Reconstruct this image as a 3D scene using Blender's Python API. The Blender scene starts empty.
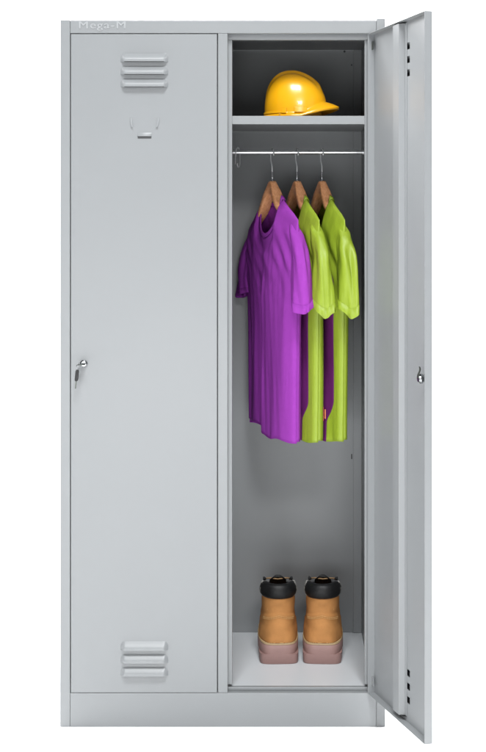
import bpy, bmesh, math, random
from mathutils import Vector, Matrix, noise
random.seed(7)
PI = math.pi
S = bpy.context.scene
COL = S.collection

# ---------------------------------------------------------------- camera geometry (measured)
F = 1380.0; D0 = 3.4; CX, CY = 285.0, 238.0; CAMX, CAMZ = 0.154, 1.2045
def X(px, Y=0.0): return CAMX + (px - CX) * (D0 + Y) / F
def Z(py, Y=0.0): return CAMZ + (CY - py) * (D0 + Y) / F

# ---------------------------------------------------------------- helpers
def lerp(a, b, t): return a + (b - a) * t
def clamp(t, a=0.0, b=1.0): return max(a, min(b, t))
def sstep(a, b, t):
    t = clamp((t - a) / (b - a)); return t * t * (3 - 2 * t)
def interp(tab, x):
    if x <= tab[0][0]: return tab[0][1]
    for (x0, y0), (x1, y1) in zip(tab, tab[1:]):
        if x <= x1: return lerp(y0, y1, (x - x0) / (x1 - x0))
    return tab[-1][1]

def obj(name, bm, mat, parent=None, smooth=False, bevel=0.0, seg=2, auto=None, sub=0, mats=None, recalc=True):
    if recalc: bmesh.ops.recalc_face_normals(bm, faces=bm.faces[:])
    me = bpy.data.meshes.new(name); bm.to_mesh(me); bm.free()
    o = bpy.data.objects.new(name, me); COL.objects.link(o)
    for m in (mats or [mat]): me.materials.append(m)
    if parent: o.parent = parent
    if smooth or bevel or auto:
        for p in me.polygons: p.use_smooth = True
    if bevel:
        b = o.modifiers.new('bevel', 'BEVEL'); b.width = bevel; b.segments = seg
        b.limit_method = 'ANGLE'; b.angle_limit = math.radians(38); b.harden_normals = True
    if sub:
        s = o.modifiers.new('sub', 'SUBSURF'); s.levels = sub; s.render_levels = sub
    if auto:
        me.set_sharp_from_angle(angle=math.radians(auto))
    return o

def thing(name, label, cat, loc=(0, 0, 0), rotz=0.0, group=None):
    o = bpy.data.objects.new(name, None); COL.objects.link(o)
    o.empty_display_size = 0.05
    o.location = loc; o.rotation_euler = (0, 0, rotz)
    o['label'] = label; o['category'] = cat
    if group: o['group'] = group
    return o

def box(bm, x0, x1, y0, y1, z0, z1):
    vs = [bm.verts.new((x, y, z)) for x in (x0, x1) for y in (y0, y1) for z in (z0, z1)]
    for f in ((0,1,3,2),(4,6,7,5),(0,4,5,1),(2,3,7,6),(0,2,6,4),(1,5,7,3)):
        bm.faces.new([vs[i] for i in f])

def rings(bm, loops, closed=True, cap0=True, cap1=True, mat=0):
    vv = [[bm.verts.new(p) for p in L] for L in loops]
    n = len(vv[0])
    for a, b in zip(vv, vv[1:]):
        for i in range(n if closed else n - 1):
            j = (i + 1) % n
            f = bm.faces.new((a[i], a[j], b[j], b[i])); f.material_index = mat
    if cap0 and closed: bm.faces.new(vv[0][::-1])
    if cap1 and closed: bm.faces.new(vv[-1])
    return vv

def tube(bm, pts, r, n=10, cap=True):
    pts = [Vector(p) for p in pts]; loops = []
    t0 = (pts[1] - pts[0]).normalized()
    ref = Vector((0, 0, 1)) if abs(t0.z) < .9 else Vector((1, 0, 0))
    nrm = t0.cross(ref).normalized()
    for i, p in enumerate(pts):
        a = pts[max(i - 1, 0)]; b = pts[min(i + 1, len(pts) - 1)]
        t = (b - a).normalized()
        nrm = (nrm - t * nrm.dot(t)).normalized()
        bi = t.cross(nrm)
        rr = r[i] if isinstance(r, (list, tuple)) else r
        loops.append([p + (nrm * math.cos(2*PI*k/n) + bi * math.sin(2*PI*k/n)) * rr for k in range(n)])
    rings(bm, loops, True, cap, cap)

def lathe(bm, prof, n=28, axis='Y', origin=(0, 0, 0), sx=1.0):
    ox, oy, oz = origin; loops = []
    for d, r in prof:
        L = []
        for k in range(n):
            c, s = math.cos(2*PI*k/n) * r, math.sin(2*PI*k/n) * r
            L.append((ox + c, oy + d, oz + s) if axis == 'Y' else ((ox + c, oy + s, oz + d) if axis == 'Z' else (ox + d, oy + c, oz + s)))
        loops.append(L)
    rings(bm, loops)

# ---------------------------------------------------------------- materials
def new_mat(name):
    m = bpy.data.materials.new(name); m.use_nodes = True
    nt = m.node_tree; b = nt.nodes['Principled BSDF']; return m, nt, b
def mat(name, col, rough=.5, metal=0.0, var=0.0, vscale=6.0, bump=0.0, bscale=200.0, bdist=.0005, coat=0.0, sheen=0.0, spec=.5, rvar=0.0, trans=0.0):
    m, nt, b = new_mat(name)
    b.inputs['Base Color'].default_value = (*col, 1); b.inputs['Roughness'].default_value = rough
    b.inputs['Metallic'].default_value = metal
    b.inputs['Coat Weight'].default_value = coat; b.inputs['Sheen Weight'].default_value = sheen
    b.inputs['Specular IOR Level'].default_value = spec
    tc = nt.nodes.new('ShaderNodeTexCoord')
    if var or rvar:
        n = nt.nodes.new('ShaderNodeTexNoise'); n.inputs['Scale'].default_value = vscale; n.inputs['Detail'].default_value = 5
        nt.links.new(tc.outputs['Object'], n.inputs['Vector'])
        if var:
            mx = nt.nodes.new('ShaderNodeMix'); mx.data_type = 'RGBA'
            mx.inputs[6].default_value = (*[c * (1 - var) for c in col], 1)
            mx.inputs[7].default_value = (*[min(1, c * (1 + var)) for c in col], 1)
            nt.links.new(n.outputs['Fac'], mx.inputs[0]); nt.links.new(mx.outputs[2], b.inputs['Base Color'])
        if rvar:
            mr = nt.nodes.new('ShaderNodeMapRange'); mr.inputs[3].default_value = rough - rvar; mr.inputs[4].default_value = rough + rvar
            nt.links.new(n.outputs['Fac'], mr.inputs[0]); nt.links.new(mr.outputs[0], b.inputs['Roughness'])
    if bump:
        n2 = nt.nodes.new('ShaderNodeTexNoise'); n2.inputs['Scale'].default_value = bscale; n2.inputs['Detail'].default_value = 3
        nt.links.new(tc.outputs['Object'], n2.inputs['Vector'])
        bp = nt.nodes.new('ShaderNodeBump'); bp.inputs['Strength'].default_value = bump; bp.inputs['Distance'].default_value = bdist
        nt.links.new(n2.outputs['Fac'], bp.inputs['Height']); nt.links.new(bp.outputs[0], b.inputs['Normal'])
    return m

FLOOR_LIT = mat('lit_grey_floor_coat', (.60, .62, .64), .36, var=.03, vscale=5.0, bump=.12, bscale=420, bdist=.0001, rvar=.05)  # locker's grey coat, lightened in colour to stand for light on the floor
STEEL = mat('grey_powder_coat', (.232, .242, .250), .38, var=.035, vscale=1.6, bump=.15, bscale=420, bdist=.0001, rvar=.06)
nt = STEEL.node_tree; fb = [n for n in nt.nodes if n.type == 'BUMP'][0]
tcn = [n for n in nt.nodes if n.type == 'TEX_COORD'][0]
wn = nt.nodes.new('ShaderNodeTexNoise'); wn.inputs['Scale'].default_value = 3.5; wn.inputs['Detail'].default_value = 2
wb = nt.nodes.new('ShaderNodeBump'); wb.inputs['Strength'].default_value = .35; wb.inputs['Distance'].default_value = .006
nt.links.new(tcn.outputs['Object'], wn.inputs['Vector']); nt.links.new(wn.outputs['Fac'], wb.inputs['Height']); nt.links.new(wb.outputs[0], fb.inputs['Normal'])
LETTER = mat('raised_lettering_paint', (.31, .32, .33), .35)
CHROME = mat('chrome', (.34, .35, .36), .22, metal=1, rvar=.04, vscale=60)
RODM = mat('brushed_steel_rail', (.62, .63, .64), .28, metal=1, bump=.1, bscale=300)
WIRE = mat('hook_wire', (.55, .56, .58), .25, metal=1)
DARKM = mat('dark_zinc', (.10, .11, .10), .4, metal=.8)
GAPM = mat('shaded_gap_paint', (.07, .072, .075), .6)
ZINC = mat('zinc_wire', (.42, .43, .44), .35, metal=.35)
BLACKP = mat('black_plastic', (.012, .012, .013), .6, bump=.2, bscale=300)
BLACKPAD = mat('black_padded_collar', (.005, .005, .0055), .5, bump=.4, bscale=260, bdist=.001, spec=.3)
RUBBER = mat('pinkish_brown_rubber', (.27, .160, .145), .6, var=.12, vscale=40, bump=.4, bscale=220, bdist=.0008)
WELT = mat('cream_welt', (.40, .29, .17), .6, var=.2, vscale=90)
TRIM = mat('pale_grey_trim', (.36, .35, .33), .6, var=.1, vscale=50)
LEATHER = mat('tan_nubuck', (.40, .185, .062), .75, var=.30, vscale=34, bump=.5, bscale=340, bdist=.0008, sheen=0, spec=.15)
LACE = mat('lace_cord', (.28, .17, .08), .8, bump=.5, bscale=600)
STITCH = mat('stitching', (.62, .42, .18), .8)
HELM = mat('yellow_shell', (.72, .345, .004), .27, var=.03, vscale=5, bump=.06, bscale=80, coat=.35)
HELMI = mat('yellow_suspension', (.55, .25, .01), .5)
TAGR = mat('red_tag', (.75, .05, .09), .6)
TAGO = mat('orange_tag', (.75, .22, .10), .6)
TAGW = mat('printed_neck_mark', (.75, .55, .75), .7)

def fabric(name, col, rough=.8, spec=.12, bd=.003):
    m, nt, b = new_mat(name)
    b.inputs['Roughness'].default_value = rough; b.inputs['Specular IOR Level'].default_value = spec
    b.inputs['Sheen Weight'].default_value = .0; b.inputs['Sheen Roughness'].default_value = .4
    tc = nt.nodes.new('ShaderNodeTexCoord')
    n = nt.nodes.new('ShaderNodeTexNoise'); n.inputs['Scale'].default_value = 60; n.inputs['Detail'].default_value = 4
    mx = nt.nodes.new('ShaderNodeMix'); mx.data_type = 'RGBA'
    mx.inputs[6].default_value = (*[c * .92 for c in col], 1); mx.inputs[7].default_value = (*[min(1, c * 1.08) for c in col], 1)
    nt.links.new(tc.outputs['Object'], n.inputs['Vector']); nt.links.new(n.outputs['Fac'], mx.inputs[0]); nt.links.new(mx.outputs[2], b.inputs['Base Color'])
    mp = nt.nodes.new('ShaderNodeMapping'); mp.inputs['Scale'].default_value = (14, 14, 1.6)
    n3 = nt.nodes.new('ShaderNodeTexNoise'); n3.inputs['Scale'].default_value = 3.2; n3.inputs['Detail'].default_value = 3
    nt.links.new(tc.outputs['Object'], mp.inputs[0]); nt.links.new(mp.outputs[0], n3.inputs['Vector'])
    n2 = nt.nodes.new('ShaderNodeTexNoise'); n2.inputs['Scale'].default_value = 900
    nt.links.new(tc.outputs['Object'], n2.inputs['Vector'])
    b1 = nt.nodes.new('ShaderNodeBump'); b1.inputs['Strength'].default_value = .5; b1.inputs['Distance'].default_value = bd
    b2 = nt.nodes.new('ShaderNodeBump'); b2.inputs['Strength'].default_value = .5; b2.inputs['Distance'].default_value = .0006
    nt.links.new(n3.outputs['Fac'], b1.inputs['Height']); nt.links.new(b1.outputs[0], b2.inputs['Normal'])
    nt.links.new(n2.outputs['Fac'], b2.inputs['Height']); nt.links.new(b2.outputs[0], b.inputs['Normal'])
    return m
PURPLE = fabric('purple_jersey', (.275, .042, .35), bd=.0028)
PURPLE_SHADE = fabric('shaded_purple_jersey', (.10, .012, .10))  # purple jersey with the shade between the shirts put into its colour
GREEN = fabric('lime_jersey', (.25, .34, .022), .48, .5, .006)

def wood():
    m, nt, b = new_mat('hanger_wood')
    b.inputs['Roughness'].default_value = .38; b.inputs['Coat Weight'].default_value = .2
    tc = nt.nodes.new('ShaderNodeTexCoord'); mp = nt.nodes.new('ShaderNodeMapping')
    mp.inputs['Scale'].default_value = (5, 95, 60)
    n = nt.nodes.new('ShaderNodeTexNoise'); n.inputs['Scale'].default_value = 2.5; n.inputs['Detail'].default_value = 6; n.inputs['Distortion'].default_value = .6
    cr = nt.nodes.new('ShaderNodeValToRGB')
    cr.color_ramp.elements[0].position = .3; cr.color_ramp.elements[0].color = (.60, .25, .10, 1)
    cr.color_ramp.elements[1].position = .7; cr.color_ramp.elements[1].color = (.85, .43, .22, 1)
    nt.links.new(tc.outputs['Object'], mp.inputs[0]); nt.links.new(mp.outputs[0], n.inputs['Vector'])
    nt.links.new(n.outputs['Fac'], cr.inputs[0]); nt.links.new(cr.outputs[0], b.inputs['Base Color'])
    return m
WOOD = wood()
FLOORM = mat('white_studio_floor', (.93, .93, .93), .75, spec=.2)

# ---------------------------------------------------------------- setting: a seamless white studio sweep
bm = bmesh.new(); prof = [(-9.0, 0.0), (2.2, 0.0)]
for k in range(1, 13):
    a = k / 12 * PI / 2
    prof.append((2.2 + 1.2 * math.sin(a), 1.2 - 1.2 * math.cos(a)))
prof.append((3.4, 6.0))
loops = [[(x, y, z) for x in (-7, 7)] for y, z in prof]
rings(bm, loops, closed=False)
fl = obj('floor', bm, FLOORM, smooth=True, recalc=False); fl['kind'] = 'structure'

# ---------------------------------------------------------------- locker carcass
H_TOP, DEP = Z(20), 0.50
locker = thing('locker', 'tall light grey two-door steel locker, left door shut and right door swung open', 'locker', (X(222.5), 0, 0))
LX = X(222.5)
def lb(*b):           # box list in world coordinates -> mesh relative to the locker's base
    bm = bmesh.new()
    for (x0, x1, y0, y1, z0, z1) in b: box(bm, x0 - LX, x1 - LX, y0, y1, z0, z1)
    return bm
T = 0.0012
xl, xr = X(60), X(385.3)
z693, z33 = Z(693), Z(33.2)
BEV = .0012
# left and right sides: outer sheet with a front flange folded inwards
obj('side_panel', lb((xl, X(70), 0.0, .012, 0, H_TOP), (xl, xl + .010, .012, DEP, 0, H_TOP)), STEEL, locker, bevel=BEV)
obj('side_panel', lb((X(376.6), xr, 0.0, .012, 0, H_TOP + .004), (X(373), xr, .0245, DEP, 0, H_TOP)), STEEL, locker, bevel=BEV)
e = .0004
obj('top_rail', lb((X(70) + e, X(376.6) - e, .0003, .022, z33, H_TOP - .0006)), STEEL, locker, bevel=BEV)
obj('plinth', lb((X(70) + e, X(376.6) - e, .0003, .020, 0.0, z693)), STEEL, locker, bevel=BEV)
obj('divider_post', lb((X(217.9), X(227.6), .0006, .0190, z693 + e, z33 - e), (X(218.2), X(219.6), .0192, DEP - .003, z693 + e, z33 - e)), STEEL, locker, bevel=BEV)
obj('frame_post', lb((X(374.2), X(376.6) - e, .0006, .0190, z693 + e, z33 - e)), STEEL, locker, bevel=.0006)
# rebate lips round the right opening, set 20 mm back
def strip(name, x0, x1, z0, z1, y0, y1, bv=.0015): return obj(name, lb((x0, x1, y0, y1, z0, z1)), STEEL, locker, bevel=bv, seg=3)
YB = .0195
strip('door_stop', X(226.0), X(232.2, YB), Z(687), Z(39.8, YB), YB, YB + .014)
strip('door_stop', X(364.6, YB), X(374), Z(687), Z(39.8, YB), YB, YB + .014)
strip('door_stop', X(226.0), X(374), Z(39.8, YB) + .0002, Z(33) - .0002, YB + .0003, YB + .016)
strip('door_stop', X(226.0), X(374), z693 - .0005, Z(687.2, YB), YB + .0008, YB + .013)
# rebate lips behind the shut left door
obj('door_stop', lb((X(70.2), X(78), YB + .001, YB + .012, z693, z33)), STEEL, locker)
obj('door_stop', lb((X(210), X(217.5), YB + .001, YB + .012, z693, z33)), STEEL, locker)
obj('floor_panel', lb((xl + .0105, X(372.9), .0345, DEP - .001, Z(690.5) - .012, Z(690.2))), FLOOR_LIT, locker, bevel=.0008)
obj('top_panel', lb((xl + .0105, X(372.9), .0225, DEP - .001, H_TOP - .006, H_TOP - .0035)), STEEL, locker)
bk = lb((xl + .001, xr - .001, DEP, DEP + .0015, .002, H_TOP - .002), (X(363.3), X(372.8), DEP - .007, DEP - .0002, Z(690) + .0008, H_TOP - .008))
obj('back_panel', bk, STEEL, locker, bevel=.0006)
# shelf with folded front edge
zs = Z(115.2)
obj('shelf', lb((X(219.9), X(372.8), .0345, DEP - .0085, zs - .0025, zs), (X(232.0, .02), X(364.8, .02), .0215, .0343, Z(123.4), zs + .0003)), STEEL, locker, bevel=.001)
# small slots in the side/back that the photo shows
for (px, py) in ((344.5, 51.5), (351.7, 65)):
    bm = bmesh.new(); lathe(bm, [(0, .0001), (0, .0032 if px < 350 else .002), (-.0012, .0030 if px < 350 else .0018), (-.0012, .0001)], 14, 'Y', (X(px, DEP) - LX, DEP - .0004, Z(py, DEP)))
    obj('screw', bm, BLACKP, locker, auto=30)
obj('slot', lb((X(351.2, DEP), X(352.2, DEP), DEP - .0012, DEP - .0002, Z(459, DEP), Z(454, DEP))), BLACKP, locker)

# hanging rail and its end brackets
RY = .25
ZR = Z(152.2, RY)
bm = bmesh.new()
L = []
for xx in (X(219.8) - LX, X(372.9) - LX):
    L.append([(xx, RY + .0045 * math.cos(2*PI*k/20), ZR + .0052 * math.sin(2*PI*k/20)) for k in range(20)])
rings(bm, L)
rail = obj('hanging_rail', bm, RODM, locker, auto=40)
for xx, d in ((X(219.8) - LX, 1), (X(372.8) - LX, -1)):
    bm = bmesh.new(); lathe(bm, [(0, .013), (.003*d, .013), (.004*d, .0085), (.012*d, .0085), (.012*d, .006)], 24, 'X', (xx, RY, ZR))
    obj('bracket', bm, RODM, rail, auto=35)

# raised name lettering on the top rail
cu = bpy.data.curves.new('lettering', 'FONT'); cu.body = 'Mega-M'; cu.size = .0238; cu.extrude = .0010; cu.bevel_depth = .0004
cu.space_character = 1.16
to = bpy.data.objects.new('tmp_text', cu); COL.objects.link(to)
bpy.context.view_layer.update()
me = bpy.data.meshes.new_from_object(to.evaluated_get(bpy.context.evaluated_depsgraph_get()))
bpy.data.objects.remove(to)
xs = [v.co.x for v in me.vertices]; w = max(xs) - min(xs)
sc = (X(125.5) - X(79)) / w
for v in me.vertices:
    x, y, z = v.co; v.co = ((x - min(xs)) * sc + X(79) - LX, .0003 - z, y + Z(28.2))
me.materials.clear(); me.materials.append(LETTER)
lt = bpy.data.objects.new('lettering', me); COL.objects.link(lt); lt.parent = locker

# ---------------------------------------------------------------- doors (one geometry, hinge axis at local origin)
# local: u = distance from hinge towards the free edge -> -x ; w = thickness, 0 inner lip .. TH outer skin -> -y
TH = .0185; DW = (216.9 - 70.9) / 406; ZB, ZT = Z(692.4), Z(34.1)
uc = (216.9 - 144.4) / 406
LW = .1175
louv_top = [(53.3, 61.8), (66.0, 74.5), (78.5, 87.0)]
louv_bot = [(641.2, 649.6), (653.8, 662.2), (666.6, 675.0)]
def skin_bm():
    bm = bmesh.new()
    holes = []
    for a, b in louv_top + louv_bot:
        holes.append((uc - LW / 2 + .006, uc + LW / 2 - .006, Z(b) + .0015, Z(b) + .0175))
    us = sorted({0.0, DW} | {h[0] for h in holes} | {h[1] for h in holes})
    zs_ = sorted({ZB, ZT} | {h[2] for h in holes} | {h[3] for h in holes})
    for i in range(len(us) - 1):
        for j in range(len(zs_) - 1):
            um, zm = (us[i] + us[i+1]) / 2, (zs_[j] + zs_[j+1]) / 2
            if any(h[0] < um < h[1] and h[2] < zm < h[3] for h in holes): continue
            box(bm, -us[i+1], -us[i], -TH, -TH + .0012, zs_[j], zs_[j+1])
    bmesh.ops.remove_doubles(bm, verts=bm.verts[:], dist=1e-5)
    # drop interior walls shared by two cells
    seen = {}
    for f in bm.faces:
        seen.setdefault(tuple(sorted(v.index for v in f.verts)), []).append(f)
    bm.verts.index_update()
    seen = {}
    for f in bm.faces: seen.setdefault(frozenset(v.index for v in f.verts), []).append(f)
    dead = [f for fs in seen.values() if len(fs) > 1 for f in fs]
    bmesh.ops.delete(bm, geom=dead, context='FACES')
    # folded returns
    r = .0012; g = .00005
    box(bm, -DW, -DW + r, -TH + .0012 + g, 0, ZB, ZT)
    box(bm, -r, 0, -TH + .0012 + g, 0, ZB, ZT)
    box(bm, -DW + r + g, -r - g, -TH + .0012 + g, 0, ZT - r, ZT)
    box(bm, -DW + r + g, -r - g, -TH + .0012 + g, 0, ZB, ZB + r)
    # small inward lips
    return bm

def louvre_bm(zt, zb):
    bm = bmesh.new(); NX, NZ = 48, 16; Hh = .0115; hgt = zt - zb
    def hfun(u, t):            # u 0..1 across, t 0 top .. 1 bottom
        du = min(u, 1 - u) * LW; dz = t * hgt
        a_ = clamp(1 - du / .0105); b_ = clamp(1 - dz / .0150)
        r_ = min(1, math.hypot(a_, b_))
        q_ = 1 - r_
        return Hh * (lerp(q_, math.sin(q_ * PI / 2), .35)) * (1.0 + .04 * t)
    for side in (0, 1):
        off = 0 if side == 0 else .0010
        g = []
        for j in range(NZ + 1):
            t = (j / NZ) ** 1.3; row = []
            for i in range(NX + 1):
                s = i / NX; s = .5 - .5 * math.cos(PI * s)
                u = uc + (s - .5) * LW
                h = max(hfun(s, t) - off, -.0002 if side else 0)
                row.append(bm.verts.new((-u, -TH - h - (.00003 if side == 0 else 0), zt - t * hgt)))
            g.append(row)
        for j in range(NZ):
            for i in range(NX):
                q = (g[j][i], g[j][i+1], g[j+1][i+1], g[j+1][i])
                bm.faces.new(q if side == 0 else q[::-1])
        if side == 0: outer = g[-1]
        else:
            for i in range(NX): bm.faces.new((outer[i], outer[i+1], g[-1][i+1], g[-1][i]))
            base = [bm.verts.new((v.co.x, -TH - .0001, v.co.z)) for v in g[-1]]
            for i in range(NX): bm.faces.new((g[-1][i], g[-1][i+1], base[i+1], base[i]))
    return bm

def make_door(label, loc, rotz):
    d = obj('door', skin_bm(), STEEL, locker)
    d['label'] = label
    d.location = loc; d.rotation_euler = (0, 0, rotz)
    for a, b in louv_top + louv_bot:
        lv = obj('louvre', louvre_bm(Z(a), Z(b)), STEEL, d, smooth=True, recalc=False, auto=55)
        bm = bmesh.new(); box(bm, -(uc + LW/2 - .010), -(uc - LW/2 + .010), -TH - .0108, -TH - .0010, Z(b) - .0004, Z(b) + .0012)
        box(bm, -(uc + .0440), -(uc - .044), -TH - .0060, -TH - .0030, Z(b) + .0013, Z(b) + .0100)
        obj('slot', bm, BLACKP, lv)  # black boxes stand in for the shade under and inside the louvre
    # hat-section stiffener on the inside, hollow, ends short of the folds
    bm = bmesh.new()
    pr = [(-.037, 0), (-.0235, 0), (-.0185, .013), (.0185, .013), (.0235, 0), (.037, 0)]
    lo = []
    for zz in (ZB + .012, ZT - .004):
        pts = [(-(uc + 0.0 + a), -TH + .0013 + b + .001, zz) for a, b in pr] + [(-(uc + a), -TH + .0013 + b, zz) for a, b in pr[::-1]]
        lo.append(pts)
    rings(bm, lo)
    obj('stiffener', bm, STEEL, d, bevel=.001, seg=3)
    # hinge knuckles
    for zz in (ZT - .03, ZB + .03):
        bm = bmesh.new()
        box(bm, -.010, -.0014, -.0118, -.0098, zz - .010, zz + .010)
        obj('hinge', bm, DARKM if zz > 1 else STEEL, d, auto=30)
    # card holder tabs pressed out of the skin
    bm = bmesh.new()
    for px, sgn in ((131.0, 1), (158.2, -1)):
        u = (216.9 - px) / 406
        N = 10; ring_ = []
        for k in range(N + 1):
            t = k / N
            zz = lerp(Z(117.5), Z(127.2), t)
            off = .0004 + .0043 * math.sin(PI * .5 * t)
            cx_ = -u + sgn * .0032 * (t ** 2.5)
            ring_.append([(cx_ - .0026, -TH - off + .0009, zz), (cx_ - .0012, -TH - off, zz), (cx_ + .0012, -TH - off, zz), (cx_ + .0026, -TH - off + .0009, zz), (cx_ + .0012, -TH - off + .0016, zz), (cx_ - .0012, -TH - off + .0016, zz)])
        rings(bm, ring_)
    ua, ub = (216.9 - 137.2) / 406, (216.9 - 151.8) / 406
    za, zb = Z(132.6), Z(136.2)
    N = 6; rr = []
    for k in range(N + 1):
        t = k / N; zz = lerp(zb, za, t); off = .0038 * (1 - t) ** .7
        rr.append([(-ua, -TH - .0002 - off * .2, zz), (-ua + .003, -TH - .0004 - off, zz), (-ub - .003, -TH - .0004 - off, zz), (-ub, -TH - .0002 - off * .2, zz), (-ub - .003, -TH + .0003 - off * .6, zz), (-ua + .003, -TH + .0003 - off * .6, zz)])
    # bottom tab is turned: its raised edge points up to catch the card
    rings(bm, rr)
    obj('card_holder', bm, STEEL, d, auto=45)
    bm = bmesh.new(); box(bm, -ua + .001, -ub - .001, -TH - .0003, -TH + .0005, zb - .0060, zb - .0002)
    obj('slot', bm, GAPM, d)
    # lock: barrel outside, nut and cam inside
    ul, zl = (216.9 - 83.7) / 406, Z(363.8)
    bm = bmesh.new()
    lathe(bm, [(0, .0001), (0, .0096), (-.0022, .0098), (-.0048, .0086), (-.0052, .0078), (-.0040, .0066), (-.0046, .0062), (-.0046, .0001)], 32, 'Y', (-ul, -TH - .0001, zl))
    lk = obj('lock', bm, CHROME, d, auto=28)
    bm = bmesh.new(); box(bm, -ul - .0052, -ul + .0052, -TH - .0052, -TH - .0044, zl - .0008, zl + .0008)
    obj('keyhole', bm, BLACKP, lk)
    bm = bmesh.new()
    zi = Z(370.2)
    lathe(bm, [(0, .0110), (.003, .0110), (.004, .0085), (.010, .0082), (.0102, .0112), (.0150, .0108), (.0160, .0085), (.0195, .0075), (.0200, .0001)], 26, 'Y', (-ul, -TH + .0013, zl - .004))
    obj('barrel', bm, CHROME, lk, auto=35)
    bm = bmesh.new(); ring_ = []
    for k in range(13):
        t = k / 12; zz = zl - .006 + t * .029; yy = -TH + .0180 + .0026 * math.sin(t * 6.0)
        hw = .0040 * (1 - .35 * t)
        ring_.append([(-ul - hw, yy, zz), (-ul + hw, yy, zz), (-ul + hw, yy + .0016, zz), (-ul - hw, yy + .0016, zz)])
    rings(bm, ring_)
    obj('cam', bm, DARKM, lk, auto=40)
    return d
make_door('closed left door with a key in its lock', (X(216.9) - LX, TH - .0002, 0), 0)
make_door('open right door seen from its ribbed inner side', (X(367.6) - LX, -.0068, 0), math.radians(107.0))

# ---------------------------------------------------------------- key set hanging in the shut door's lock
kx, kz = X(83.7), Z(363.8)
ks = thing('key_set', 'metal key in the shut left door with a spare black-headed key on its ring', 'key', (kx, -.0052, kz))
bm = bmesh.new()     # inserted key: bow turned level, sticking out to the front-left
box(bm, -.0050, .0050, -.0120, .0008, -.0008, .0008)
bow = []
for k in range(24):
    a = 2*PI*k/24; bow.append((-.0028 + .0098 * math.cos(a), -.019 + .0085 * math.sin(a)))
rings(bm, [[(x, y, z) for x, y in bow] for z in (-.0010, .0010)])
obj('key', bm, DARKM, ks, bevel=.0004)
bm = bmesh.new()
tube(bm, [(-.0105 + .0066*math.cos(a)*.4, -.0215 + .002 * math.cos(a), -.0062 + .0085*math.sin(a)) for a in [2*PI*k/28 for k in range(29)]], .0007, 8, False)
obj('ring', bm, CHROME, ks, smooth=True)
bm = bmesh.new()
ol = [(-.0046, -.0150), (-.0046, -.0365), (-.0030, -.0400), (.0030, -.0400), (.0046, -.0365), (.0046, -.0150), (.0028, -.0120), (-.0028, -.0120)]
tilt = lambda z: -.0105 - (z + .012) * .10 * -1 - .001
rings(bm, [[(x * .92 + tilt(z), y, z) for x, z in ol] for y in (-.0245, -.0195)])
kh = obj('spare_key', bm, BLACKP, ks, bevel=.0009, seg=3)
bm = bmesh.new()
bl = [(-.0022, -.0395), (-.0022, -.0570), (0, -.0590), (.0020, -.0570), (.0020, -.0550), (.0012, -.0540), (.0020, -.0525), (.0012, -.0510), (.0020, -.0490), (.0020, -.0395)]
rings(bm, [[(x * .8 + tilt(z), y, z) for x, z in bl] for y in (-.0230, -.0212)])
obj('blade', bm, DARKM, kh, bevel=.0002)

# ---------------------------------------------------------------- spare hook at the left end of the rail
hk = thing('steel_hook', 'small empty steel hook at the left end of the hanging rail', 'hook', (X(238.0, RY), RY, ZR))
bm = bmesh.new()
pts = [(-.006, .0, -.012), (-.0055, -.003, 0), (-.004, -.004, .008), (0, 0, .0125), (.003, .004, .010), (.0045, .006, 0), (.0050, .005, -.014), (.0045, .0, -.030), (.003, -.006, -.0385), (0.001, -.012, -.040), (-.001, -.016, -.036), (-.001, -.017, -.030)]
tube(bm, pts, .0021, 10)
obj('hook_wire', bm, ZINC, hk, smooth=True)
bm = bmesh.new(); box(bm, -.008, -.0055, -.004, .004, -.032, -.004)
obj('plate', bm, ZINC, hk, bevel=.0008)

# ---------------------------------------------------------------- hangers and shirts
ALPHA = math.radians(21)
# local x = u (towards the open front), local y = v : front of the garment is -y ... rotate so +x -> (sin a, -cos a)
ROT = ALPHA - PI / 2
# local +y then maps to (cos a, sin a); garment front (towards -cos a, -sin a) is local -y
def shoulder(u):     # height of a shoulder line, relative to the rail centre
    a = abs(u)
    return .065 * u + interp([(0, -.086), (.02, -.088), (.05, -.112), (.08, -.136), (.12, -.160), (.16, -.181), (.195, -.203), (.22, -.225)], a)

def make_hanger():
    t = thing('coat_hanger', '', 'hanger')
    bm = bmesh.new(); loops = []
    N = 44
    for i in range(N + 1):
        s = i / N * 2 - 1; u = s * .170
        a = abs(u)
        top = lerp(interp([(0, -.076), (.009, -.077), (.020, -.090), (.04, -.110), (.06, -.127)], a) + .065 * u, shoulder(u) - .014 - .012 * sstep(.08, .17, a), sstep(.03, .06, a))
        bot = top - interp([(0, .036), (.03, .028), (.06, .021), (.10, .018), (.17, .010)], a)
        hw = interp([(0, .0095), (.014, .0100), (.035, .0140), (.06, .0145), (.10, .009), (.17, .004)], a)
        bowf = .10 * u * u * 8 * .04 - .0
        L = []
        for k in range(16):
            an = 2*PI*k/16
            c, q = math.cos(an), math.sin(an)
            sc_ = lambda v_: math.copysign(abs(v_) ** .38, v_)
            L.append((u, sc_(c) * hw - bowf * 2, (top + bot) / 2 + sc_(q) * (top - bot) / 2))
        loops.append(L)
    rings(bm, loops)
    obj('frame', bm, WOOD, t, auto=60)
    bm = bmesh.new(); pts = []
    for k in range(15):
        a = math.radians(-35 + k * 215 / 14)
        pts.append((.0115 * math.cos(a), 0, .0 + .0008 + .0115 * math.sin(a) + -.0035))
    pts = [p for p in pts]
    pts += [(-.0113, 0, -.012), (-.0095, 0, -.022), (-.004, 0, -.031), (-.0005, 0, -.038), (0, 0, -.050), (0, 0, -.080)]
    tube(bm, pts, .0019, 10)
    obj('hook', bm, ZINC, t, smooth=True)
    bm = bmesh.new(); lathe(bm, [(-.080, .0040), (-.0765, .0046), (-.074, .0030), (-.066, .0022), (-.052, .0020)], 16, 'Z')
    obj('ferrule', bm, WIRE, t, auto=40)
    return t

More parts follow.
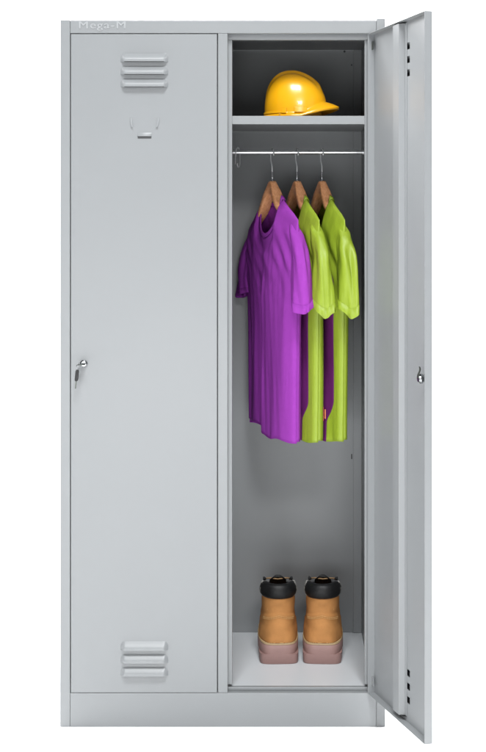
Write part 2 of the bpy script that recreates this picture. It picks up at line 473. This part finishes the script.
ZH = .688 - ZR        # hem height relative to the rail
def W(z):             # torso half width
    return interp([(ZH, .178), (-.55, .182), (-.40, .186), (-.27, .189), (-.225, .188), (-.2, .187)], z)
def disp(u, z, f, side, seed):
    k = sstep(-.22, -.62, z)
    v = 0
    v += .0020 * sstep(-.20, -.40, z) * noise.noise(Vector((u * 44 + z * 5, z * 2.0 + seed, side * 3.0)))
    v += .004 * clamp(1 - abs(z + .30) / .12) * noise.noise(Vector((u * 26 + z * 30, z * 10, seed)))
    v += .012 * k * noise.noise(Vector((u * 17, z * 1.2 + seed, side * 4.0 + 9)))
    v += .0025 * sstep(-.18, -.45, z) * noise.noise(Vector((u * 34, z * 1.8 + seed * 2, side * 4.0 + 3)))
    v += .007 * noise.noise(Vector((u * 9, z * 3.2 + seed, side * 4.0)))
    # drag lines from the shoulder point
    r = max(0, (z + .36) / .14)
    v += .0035 * clamp(1 - abs(z + .27) / .09) * math.sin((u * 1.3 + z) * 95 + seed) * sstep(.04, .16, abs(u))
    return v
def torso(bm_list, side, f0, f1, seed, nf, nz=70, neck=True, step=True):
    """one sheet of the shirt body between column fractions f0..f1; side -1 front, +1 back"""
    bm = bm_list; g = []
    for j in range(nz + 1):
        t = j / nz; row = []
        for i in range(nf + 1):
            f = lerp(f0(t) if callable(f0) else f0, f1(t) if callable(f1) else f1, i / nf)
            u_top = f * .187
            ztop = shoulder(u_top) + .004
            nk = .078
            if abs(u_top) < nk:
                q = math.sqrt(max(0, 1 - (u_top / nk) ** 2))
                ze = shoulder(math.copysign(nk, 1)) - .065 * nk + .065 * u_top + .004
                ztop = ze - ((.094 if side < 0 else .010) * q ** (0.9 if side < 0 else 1))
            # near half of the hem hangs lower in front of a deep fold
            hem = ZH + .018 * (1 - sstep(-.02, .10, f)) if (side < 0 and step) else ZH + .004
            hem += .003 * math.sin(f * 11 + seed)
            tt = t ** 1.0
            z = lerp(ztop, hem, tt)
            w = W(z) if z < -.2 else .187
            u = f * (lerp(.187, w, sstep(0, .25, t)))
            edge = math.sqrt(max(0, 1 - abs(f) ** 2.6))
            dth = interp([(0, .0005), (.03, .013), (.10, .026), (.3, .032), (1, .036)], t) * edge
            if abs(u_top) < nk: dth = max(dth, .020 * q)
            v = side * dth + disp(u, z, f, side, seed) * min(1, edge * 1.3) * (1 if side < 0 else .7) * sstep(0, .08, t)
            if side < 0 and step:      # fold: the far half tucks back
                v += .020 * sstep(-.2, -.5, z) * (1 - sstep(-.06, .07, f)) * edge
            row.append(bm.verts.new((u, v, z)))
        g.append(row)
    for j in range(nz):
        for i in range(nf):
            bm.faces.new((g[j][i], g[j][i+1], g[j+1][i+1], g[j+1][i]))
    return g
def solid(o, th=.0012):
    m = o.modifiers.new('solid', 'SOLIDIFY'); m.thickness = th; m.offset = 0
    return o
def sleeve_bm(sign, seed, hemz, spread, a1, b1, tip, two=False):
    bm = bmesh.new(); n = 36; loops = []; N = 30
    for j in range(N + 1):
        t = j / N
        zc = lerp(-.222 + .013 * sign, hemz, t)
        uc_ = sign * (lerp(.172, .172 + spread, 1 - (1 - t) ** 1.7))
        a = interp([(0, .032), (.3, a1 * .95), (1, a1)], t); b = interp([(0, .014), (.2, b1 * .9), (1, b1)], t)
        L = []
        for k in range(n):
            an = 2*PI*k/n; c, s = math.cos(an), math.sin(an)
            wr = 1 + .17 * t * math.sin(3 * an + 3 * t + seed) + .06 * math.sin(7 * an + seed * 2 + 3 * t) * t + .42 * sstep(0, .3, t) * noise.noise(Vector((math.cos(an) * 1.7, math.sin(an) * 1.7, t * 1.3 + seed * 3)))
            u = uc_ + a * c * wr * sign
            v = b * s * wr + .004 * noise.noise(Vector((an, t * 3, seed)))
            slope = lerp(.0, tip, t)
            pt = (.015 * t ** 4 * max(0, math.cos(an + .35)) ** 3 if two else -.010 * t ** 3 * s * (sign > 0))
            topcurve = (1 - t) ** 3 * (-.021 * c)
            z = zc - slope * c + topcurve - pt + (.010 * (1 - t) ** 2) * abs(s) * 0
            L.append((u, v, z))
        loops.append(L)
    # close the shoulder cap
    t0 = loops[0]
    cap = [[(lerp(sign * .150, p[0], q), p[1] * q, lerp(-.188 + .011 * sign, p[2] + .0, q)) for p in t0] for q in (.02, .45, .8)]
    loops = cap + loops
    rings(bm, loops, True, True, False)
    return bm
def make_shirt(two_tone, seed):
    t = thing('t_shirt', '', 'shirt')
    main = GREEN if two_tone else PURPLE
    if two_tone:
        SP = lambda t: lerp(.30, .84, sstep(.10, .30, t)) - .14 * sstep(.82, .92, t)
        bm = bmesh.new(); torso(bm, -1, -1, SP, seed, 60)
        solid(obj('front_panel', bm, PURPLE_SHADE, t, smooth=True, recalc=False))
        bm = bmesh.new(); torso(bm, -1, SP, 1, seed, 40)
        solid(obj('side_panel', bm, GREEN, t, smooth=True, recalc=False))
    else:
        bm = bmesh.new(); torso(bm, -1, -1, 1, seed, 96)
        solid(obj('front_panel', bm, PURPLE, t, smooth=True, recalc=False))
    bm = bmesh.new(); torso(bm, 1, -1, 1, seed, 70, step=False)
    bp = solid(obj('back_panel', bm, main, t, smooth=True, recalc=False))
    for sgn, hz, spr, a1, b1, tip in ((1, -.400, .045, .040, .021, .012), (-1, -.385, .045, .050, .020, .010)):
        o = solid(obj('sleeve', sleeve_bm(sgn, seed + sgn, hz, spr, a1, b1, tip, two_tone), main, t, smooth=True), .0012)
        # stitched hem band
        bm = bmesh.new(); src = sleeve_bm(sgn, seed + sgn, hz, spr, a1, b1, tip, two_tone)
        src.verts.ensure_lookup_table(); n = 36; tot = len(src.verts)
        last = [src.verts[tot - n + k].co.copy() for k in range(n)]; prev = [src.verts[tot - 4 * n + k].co.copy() for k in range(n)]
        cen = sum(last, Vector()) / n
        def gr(p, s_): return cen.lerp(p, s_) * 1.0 if False else Vector((cen.x + (p.x - cen.x) * s_, cen.y + (p.y - cen.y) * s_, p.z))
        rings(bm, [[gr(p, 1.035) for p in prev], [gr(p, 1.05) for p in last], [gr(p, .97) + Vector((0, 0, -.0006)) for p in last]], True, False, False)
        src.free()
        solid(obj('cuff', bm, main, o, smooth=True, auto=60), .0008)
    # collar band along the neck edge
    nk = .078
    def edge(side, f):
        q = math.sqrt(max(0, 1 - f * f)); u = f * nk
        z = shoulder(nk) - .065 * nk + .065 * u + .004 - (.094 if side < 0 else .010) * q ** (.9 if side < 0 else 1)
        v = side * (.0195 * q + .0006)
        return Vector((u, v, z))
    pts = [edge(-1, -math.cos(PI * k / 40)) for k in range(41)] + [edge(1, math.cos(PI * k / 40)) for k in range(1, 40)]
    loops = []
    n = len(pts)
    for sc_, dz in ((1.0, -.0010), (.93, .0085), (.89, .0105)):
        loops.append([Vector((p.x * sc_, p.y * (1 if dz < 0 else .9) - (.0016 if p.y < 0 else -.0016) * (dz < .009), p.z + dz * (1.0 if p.y < 0 else .8))) for p in pts])
    bm = bmesh.new(); rings(bm, loops, True, False, False)
    solid(obj('collar', bm, PURPLE if not two_tone else main, t, smooth=True), .0018)
    return t

first_h = None; first_g = None
hooks = [272.2, 297.0, 322.0]
hl = ['leftmost wooden hanger on the rail, carrying the purple shirt', 'middle wooden hanger on the rail, carrying the front lime green shirt', 'rightmost wooden hanger on the rail, carrying the lime green shirt nearest the open door']
sl = ['purple short sleeve shirt hanging leftmost on the rail', 'lime green shirt with purple front hanging between the purple shirt and the other green one', 'lime green shirt with purple front hanging rightmost beside the open door']
def dup(root):
    r = root.copy(); COL.objects.link(r)
    for ch in list(root.children):
        c = ch.copy(); COL.objects.link(c); c.parent = r
        for g in list(ch.children):
            d = g.copy(); COL.objects.link(d); d.parent = c
    return r
h0 = make_hanger()
for i, px in enumerate(hooks):
    h = h0 if i == 0 else dup(h0)
    h.location = (X(px, RY), RY, ZR); h.rotation_euler = (0, 0, ROT + math.radians((0, -4, -4.6)[i]))
    h['label'] = hl[i]; h['group'] = 'wooden hangers on the rail'
s0 = make_shirt(False, 0.4)
s1 = make_shirt(True, 1.9); s2 = make_shirt(True, 3.3)
bm = bmesh.new(); rings(bm, [[(u, .0235 - (u - .03) ** 2 * 3, z) for z in (-.166, -.152)] + [(u, .0243, z) for z in (-.152, -.166)] for u in (.022, .028, .036)])
obj('neck_print', bm, TAGW, s0)
# red care tags peep out at the side seam of the green shirts
def tag_bm(u0, u1, z0, z1, lift, sd):
    bm = bmesh.new(); lo = []
    for k in range(5):
        u = lerp(u0, u1, k / 4); f = u / W((z0 + z1) / 2)
        v = -.036 * math.sqrt(1 - abs(f) ** 2.6) + disp(u, (z0 + z1) / 2, f, -1, sd) - lift
        lo.append([(u, v, z0), (u, v, z1), (u, v + .001, z1), (u, v + .001, z0)])
    rings(bm, lo); return bm
for sh, sd in ((s1, 1.9), (s2, 3.3)):
    obj('care_tag', tag_bm(.110, .122, -.694, -.658, .006, sd), TAGR, sh)
    obj('care_tag', tag_bm(.123, .126, -.688, -.664, .004, sd), TAGO, sh)
for i, s in enumerate((s0, s1, s2)):
    s.location = (X(hooks[i], RY), RY, ZR); s.rotation_euler = (0, 0, ROT + math.radians((0, -4, -4.6)[i]))
    s['label'] = sl[i]; s['group'] = 'shirts hanging on the rail'

# ---------------------------------------------------------------- hard hat on the shelf
HY = .125
hh = thing('hard_hat', 'glossy yellow hard hat lying on the top shelf of the open compartment', 'helmet', (X(295.5, HY), HY, zs + .0004))
def hat_shell():
    bm = bmesh.new(); n = 96; loops = []
    A, B, Hh = .0785, .066, .103
    # bottom-up: brim edge, brim, dome
    z0 = lambda th: .011 + .032 * clamp((math.cos(th) - .25) / .75) ** 1.1
    def brim(th, s):       # s 0 at dome, 1 at brim edge
        c, q = math.cos(th), math.sin(th)
        peak = clamp((c - .25) / .75) ** 1.1 if c > .25 else 0
        ext = .0085 + .0245 * peak
        r_x, r_y = A + ext * s, B + (.006 + .004 * peak) * s
        z = lerp(z0(th), .0045 + .0265 * peak, s ** 1.3)
        return Vector((c * r_x, q * r_y, z))
    loops.append([brim(2*PI*k/n, .90) + Vector((0, 0, -.0035 - .006 * clamp(math.cos(2*PI*k/n)) ** 2)) for k in range(n)])
    loops.append([brim(2*PI*k/n, .99) + Vector((0, 0, -.0028 - .004 * clamp(math.cos(2*PI*k/n)) ** 2)) for k in range(n)])
    loops.append([brim(2*PI*k/n, 1.0) for k in range(n)])
    for s in (.75, .5, .25, .08): loops.append([brim(2*PI*k/n, s) for k in range(n)])
    M = 30
    for j in range(M):
        ph = (j / M) * PI / 2 * .985
        c0, s0_ = math.cos(ph) ** .86, math.sin(ph) ** .95
        L = []
        for k in range(n):
            th = 2*PI*k/n; c, q = math.cos(th), math.sin(th)
            x, y, z = A * lerp(c0, math.cos(ph) ** 1.15, clamp(c)) * c, B * c0 * q, z0(th) + (Hh + .015 - z0(th)) * s0_
            x -= .009 * s0_
            # raised crown ridge and two side ribs
            rid = math.exp(-(y / .0125) ** 4) * sstep(.30, .55, s0_)
            rb = math.exp(-((abs(y) - .028) / .005) ** 2) * sstep(.35, .6, s0_) * .35
            z += .0075 * rid + .0050 * rb; y *= 1 + .02 * rb
            if j == 0: pass
            L.append(Vector((x, y, z)))
        loops.append(L)
    rings(bm, loops, True, False, True)
    return bm
shell = obj('shell', hat_shell(), HELM, hh, smooth=True)
shell.modifiers.new('s', 'SOLIDIFY').thickness = .0012
# accessory slot, rear gutter and suspension
bm = bmesh.new()
def on_dome(th, z, out):
    A, B = .0785 + out, .066 + out
    return Vector((A * math.cos(th), B * math.sin(th), z))
def patch(bm, th0, th1, z0, z1, out0, out1, n=14):
    lo = []
    for i in range(n + 1):
        th = lerp(th0, th1, i / n)
        lo.append([on_dome(th, z0, out0), on_dome(th, z0, out1), on_dome(th, z1, out1 - .0015), on_dome(th, z1, out0 - .004)])
    rings(bm, lo)
R_ = math.radians
patch(bm, R_(-86), R_(-62), .0125, .0260, -.001, .0050)
obj('accessory_slot', bm, HELM, shell, bevel=.0012, seg=3)
bm = bmesh.new(); patch(bm, R_(-170), R_(-102), .0110, .0175, -.001, .0040)
obj('rear_gutter', bm, HELM, shell, bevel=.0010, seg=3)
bm = bmesh.new(); patch(bm, R_(-108), R_(-100), .0105, .0230, -.001, .0058)
obj('clip', bm, HELM, shell, bevel=.0010, seg=3)
bm = bmesh.new(); box(bm, -.0325, -.0290, -.070, -.068, .0002, .010)
obj('strap_tab', bm, HELMI, hh, bevel=.0006)
bm = bmesh.new(); n = 60
rings(bm, [[(.066 * math.cos(2*PI*k/n), .056 * math.sin(2*PI*k/n), z) for k in range(n)] for z in (.0015, .022)], True, False, False)
solid(obj('headband', bm, HELMI, hh, smooth=True), .0015)
hh.rotation_euler = (0, 0, R_(-8))

# ---------------------------------------------------------------- work boots, toes to the back wall
def ring_xy(yb, yf, wf, z, n=56, e1=.75):
    mid, half = (yb + yf) / 2, (yf - yb) / 2; L = []
    for k in range(n):
        a = 2*PI*k/n; c, s = math.cos(a), math.sin(a)
        y = mid + half * math.copysign(abs(c) ** e1, c)
        x = math.copysign(abs(s) ** e1, s) * wf(y)
        L.append(Vector((x, y, z)))
    return L
def boot_width(scale):
    return lambda y: scale * interp([(0, .0455), (.05, .0468), (.09, .0485), (.13, .0480), (.18, .0450), (.23, .0405), (.27, .034)], y)
def make_boot():
    t = thing('work_boot', '', 'boot')
    # sole: heel block, forefoot block, midsole
    bm = bmesh.new()
    heel = lambda y: .0480
    rings(bm, [ring_xy(.002, .085, boot_width(1.07), 0, e1=.42), ring_xy(.0002, .087, boot_width(1.10), .003, e1=.42), ring_xy(-.0004, .088, boot_width(1.116), .02625, e1=.42)])
    rings(bm, [ring_xy(.105, .262, boot_width(1.0), .001, e1=.7), ring_xy(.103, .267, boot_width(1.05), .006, e1=.7), ring_xy(.100, .269, boot_width(1.06), .0262, e1=.7)])
    rings(bm, [ring_xy(-.0006, .270, boot_width(1.118), .0263, e1=.45), ring_xy(-.0008, .270, boot_width(1.12), .034, e1=.45), ring_xy(-.0005, .270, boot_width(1.115), .0482, e1=.45), ring_xy(.001, .269, boot_width(1.09), .0495, e1=.45)])
    obj('sole', bm, RUBBER, t, auto=50)
    bm = bmesh.new()
    rings(bm, [ring_xy(.0005, .269, boot_width(1.09), .0497, e1=.47), ring_xy(-.0003, .270, boot_width(1.115), .0510, e1=.47), ring_xy(.0005, .269, boot_width(1.10), .0540, e1=.47), ring_xy(.004, .266, boot_width(1.0), .0548, e1=.47)])
    wl = obj('welt', bm, WELT, t, auto=50)
    bm = bmesh.new()
    base = ring_xy(.0, .2695, boot_width(1.105), .0548, n=150, e1=.47)
    for k in range(0, 150, 2):
        p, q = base[k] * .988, base[(k + 1) % 150] * .988
        p.z = q.z = .0551
        tube(bm, [p, p.lerp(q, .5) + Vector((0, 0, .0006)), q], .0006, 5)
    obj('stitching', bm, STITCH, wl, smooth=True)
    # upper, one continuous skin
    tab = [  # z, yb, yf, half width scale (of table width), exponent
        (.0550, .003, .262, 1.02, .56), (.064, .0025, .262, 1.02, .60), (.078, .004, .258, .995, .66),
        (.092, .006, .246, .965, .78), (.104, .009, .220, .95, .80), (.116, .012, .190, .93, .84),
        (.130, .014, .162, .92, .88), (.146, .014, .147, .915, .90), (.160, .012, .140, .92, .92), (.172, .011, .137, .93, .92)]
    def wsh(sc, z):
        k = sstep(.085, .135, z)
        return lambda y: sc * lerp(interp([(0, .0455), (.05, .0468), (.09, .0485), (.13, .0480), (.18, .0465), (.23, .0415), (.27, .034)], y), .0475, k)
    bm = bmesh.new(); fine = []
    for j in range(46):
        z = lerp(.055, .172, j / 45)
        yb = interp([(a[0], a[1]) for a in tab], z); yf = interp([(a[0], a[2]) for a in tab], z)
        sc_ = interp([(a[0], a[3]) for a in tab], z); e_ = interp([(a[0], a[4]) for a in tab], z)
        L = ring_xy(yb, yf, wsh(sc_, z), z, n=72, e1=e_)
        for p in L:
            # heel counter: lower back panel stands proud, its top edge dips at the middle
            edge_z = .118 + .012 * (1 - clamp(abs(p.x) / .045)) * 1 - .02 * sstep(.04, .10, p.y)
            m_ = 1 - sstep(edge_z - .0015, edge_z + .0015, z)
            if p.y < .12:
                c_ = Vector((0, .07, z)); d_ = (p - c_); 
                if d_.length > 0: p += d_.normalized() * .0030 * m_
            nn = noise.noise(Vector((p.x * 25, p.y * 25, z * 30)))
            p += Vector((p.x, p.y - .07, 0)).normalized() * nn * .0020
        fine.append(L)
    rings(bm, fine, True, True, False)
    up = obj('upper', bm, LEATHER, t, smooth=True)
    # back strip with stitch rows
    for sx in (-.0335, .0335, -.031, .031):
        bm = bmesh.new()
        for k in range(16):
            z = .134 + k * .0019
            s_ = clamp(abs(sx) / .0445)
            y = .0905 - .079 * (1 - (s_ ** (1/.92)) ** 2) ** .46 - .001
            tube(bm, [(sx * .98, y + .0012, z), (sx * .98, y + .0008, z + .0014)], .0005, 5)
        obj('stitching', bm, STITCH, up, smooth=True)
    bm = bmesh.new()
    for row in (0, 1):
        prev = None
        for k in range(61):
            x = lerp(-.041, .041, k / 60); z = .113 - row * .004 + .012 * (1 - abs(x) / .045)
            s_ = clamp(abs(x) / .0475) ** (1 / .84); y = .100 - .0895 * math.sqrt(max(0, 1 - s_ * s_)) ** .84 - .0035
            p = Vector((x, y, z))
            if prev is not None and k % 2: tube(bm, [prev, p], .0006, 5)
            prev = p
    cs = obj('stitching', bm, STITCH, up, smooth=True)
    # padded collar
    bm = bmesh.new(); loops = []
    for dz, dr in ((.000, -.004), (.002, .0015), (.008, .0050), (.018, .0068), (.028, .0060), (.036, .0030), (.041, -.0015), (.0425, -.007), (.039, -.0115), (.028, -.013)):
        z = .1665 + dz * .90
        L = ring_xy(.0115 - dr, .137 + dr * .3, lambda y, dr=dr: .0425 + dr, z, n=72, e1=.90)
        for p in L:
            p.z += -.006 * (1 - clamp(abs(p.x) / .03)) * (p.y < .08) * 0
            rp = 1 + .012 * math.sin(p.x * 260)
            p.x *= rp
            p.z -= .020 * sstep(.045, .125, p.y) * clamp(dz / .03)
        loops.append(L)
    rings(bm, loops, True, False, False)
    cl = solid(obj('collar', bm, BLACKPAD, t, smooth=True), .002)
    # pale side trims on the collar edges
    for sx in (-1, 1):
        bm = bmesh.new(); lo = []
        for k in range(15):
            q = k / 14; z = .167 + q * .034
            bul = math.sin(q * PI) * .0058
            x_ = sx * (.0430 + bul)
            lo.append([Vector((x_ - sx * .005, .040, z)), Vector((x_ + sx * .0002, .050, z)), Vector((x_ + sx * .0006, .075, z)), Vector((x_ - sx * .004, .075, z))])
        rings(bm, lo)
        obj('collar_trim', bm, TRIM, cl, bevel=.001, seg=2)
    # tongue rising at the front of the shaft
    bm = bmesh.new(); lo = []
    for k in range(20):
        q = k / 19; z = .140 + q * .069
        hw = interp([(0, .020), (.6, .0235), (.85, .022), (1, .010)], q)
        y = .128 - .030 * sstep(.35, 1, q)
        L = []
        for m_ in range(24):
            a = 2*PI*m_/24
            L.append(Vector((hw * math.copysign(abs(math.cos(a)) ** .7, math.cos(a)), y + .0065 * math.sin(a) + (math.cos(a) ** 2) * -.006, z)))
        lo.append(L)
    rings(bm, lo)
    tn = obj('tongue', bm, BLACKPAD, t, smooth=True)
    # lace with hooks over the top of the collar
    bm = bmesh.new()
    for sx in (-1, 1):
        pts = [Vector((sx * .034, .118, .192)), Vector((sx * .030, .108, .1985)), Vector((sx * .022, .100, .2010)), Vector((sx * .012, .094, .2015)), Vector((0, .0925, .2000))]
        tube(bm, pts, .0019, 8)
        loop_ = [Vector((sx * (.014 + .010 * math.cos(a)), .096 + .003 * math.sin(a * 2), .224 + .0065 * math.sin(a))) for a in [2*PI*k/20 for k in range(21)]]
    obj('lace', bm, LACE, tn, smooth=True)
    for sx in (-1, 1):
        bm = bmesh.new(); lathe(bm, [(0, .002), (sx*.003, .0045), (sx*.006, .0055), (sx*.0075, .004), (sx*.008, .0005)], 14, 'X', (sx * .032, .105, .1990))
        obj('lace_hook', bm, BLACKP, t, auto=50)
    return t
BY = .205
b0 = make_boot()
b0.location = (X(279.4, BY), BY, Z(690.2) + .0004); b0.rotation_euler = (0, 0, R_(2.6))
b0['label'] = 'left one of the two tan work boots seen from behind on the locker floor'; b0['group'] = 'pair of tan work boots'
b1 = dup(b0); b1.location = (X(322.0, BY), BY, Z(690.2) + .0004); b1.rotation_euler = (0, 0, R_(-3.0)); b1.scale = (-1, 1, 1)
b1['label'] = 'right one of the two tan work boots, standing nearer the open door'; b1['group'] = 'pair of tan work boots'

# ---------------------------------------------------------------- light
w = bpy.data.worlds.new('World'); S.world = w; w.use_nodes = True
bg = w.node_tree.nodes['Background']; bg.inputs[0].default_value = (.93, .97, 1, 1); bg.inputs[1].default_value = .16
def area(name, loc, target, size, power, col=(1, 1, 1), sy=None):
    l = bpy.data.lights.new(name, 'AREA'); l.shape = 'RECTANGLE'; l.size = size; l.size_y = sy or size; l.energy = power; l.color = col
    o = bpy.data.objects.new(name, l); COL.objects.link(o); o.location = loc
    o.rotation_euler = (Vector(target) - Vector(loc)).to_track_quat('-Z', 'Y').to_euler(); return o
area('key_softbox', (1.05, -5.1, 3.55), (0, 0, .95), .9, 74, (1, .99, .98), .5)
area('top_softbox', (.15, -3.0, 5.6), (.1, 0, .7), 1.8, 330, (.97, .99, 1), 1.2)
area('low_fill', (-.35, -3.5, .62), (.15, .5, .45), 2.0, 38, (.98, .99, 1), .8)  # unseen fill added low in front to brighten the lower compartment
area('backdrop_light_left', (-2.6, .9, 3.6), (-1.2, 2.4, .3), 2.2, 330)
area('backdrop_light_right', (2.8, .9, 3.6), (1.2, 2.4, .3), 2.2, 330)
area('backdrop_light_wall', (0, 1.3, 3.9), (0, 3.4, 1.5), 3.5, 300, sy=1.0)

# ---------------------------------------------------------------- camera
cam = bpy.data.cameras.new('Camera'); co = bpy.data.objects.new('Camera', cam); COL.objects.link(co); S.camera = co
co.location = (CAMX, -D0, CAMZ); co.rotation_euler = (PI / 2, 0, 0)
cam.sensor_fit = 'VERTICAL'; cam.sensor_height = 36; cam.lens = F / 752 * 36
cam.shift_x = (243 - CX) / 752; cam.shift_y = -(376 - CY) / 752
cam.clip_end = 100; cam.clip_start = .05
S.view_settings.view_transform = 'Standard'; S.view_settings.look = 'None'; S.view_settings.exposure = 0; S.view_settings.gamma = 1
S.render.engine = 'CYCLES'
S.cycles.max_bounces = 8; S.cycles.diffuse_bounces = 5
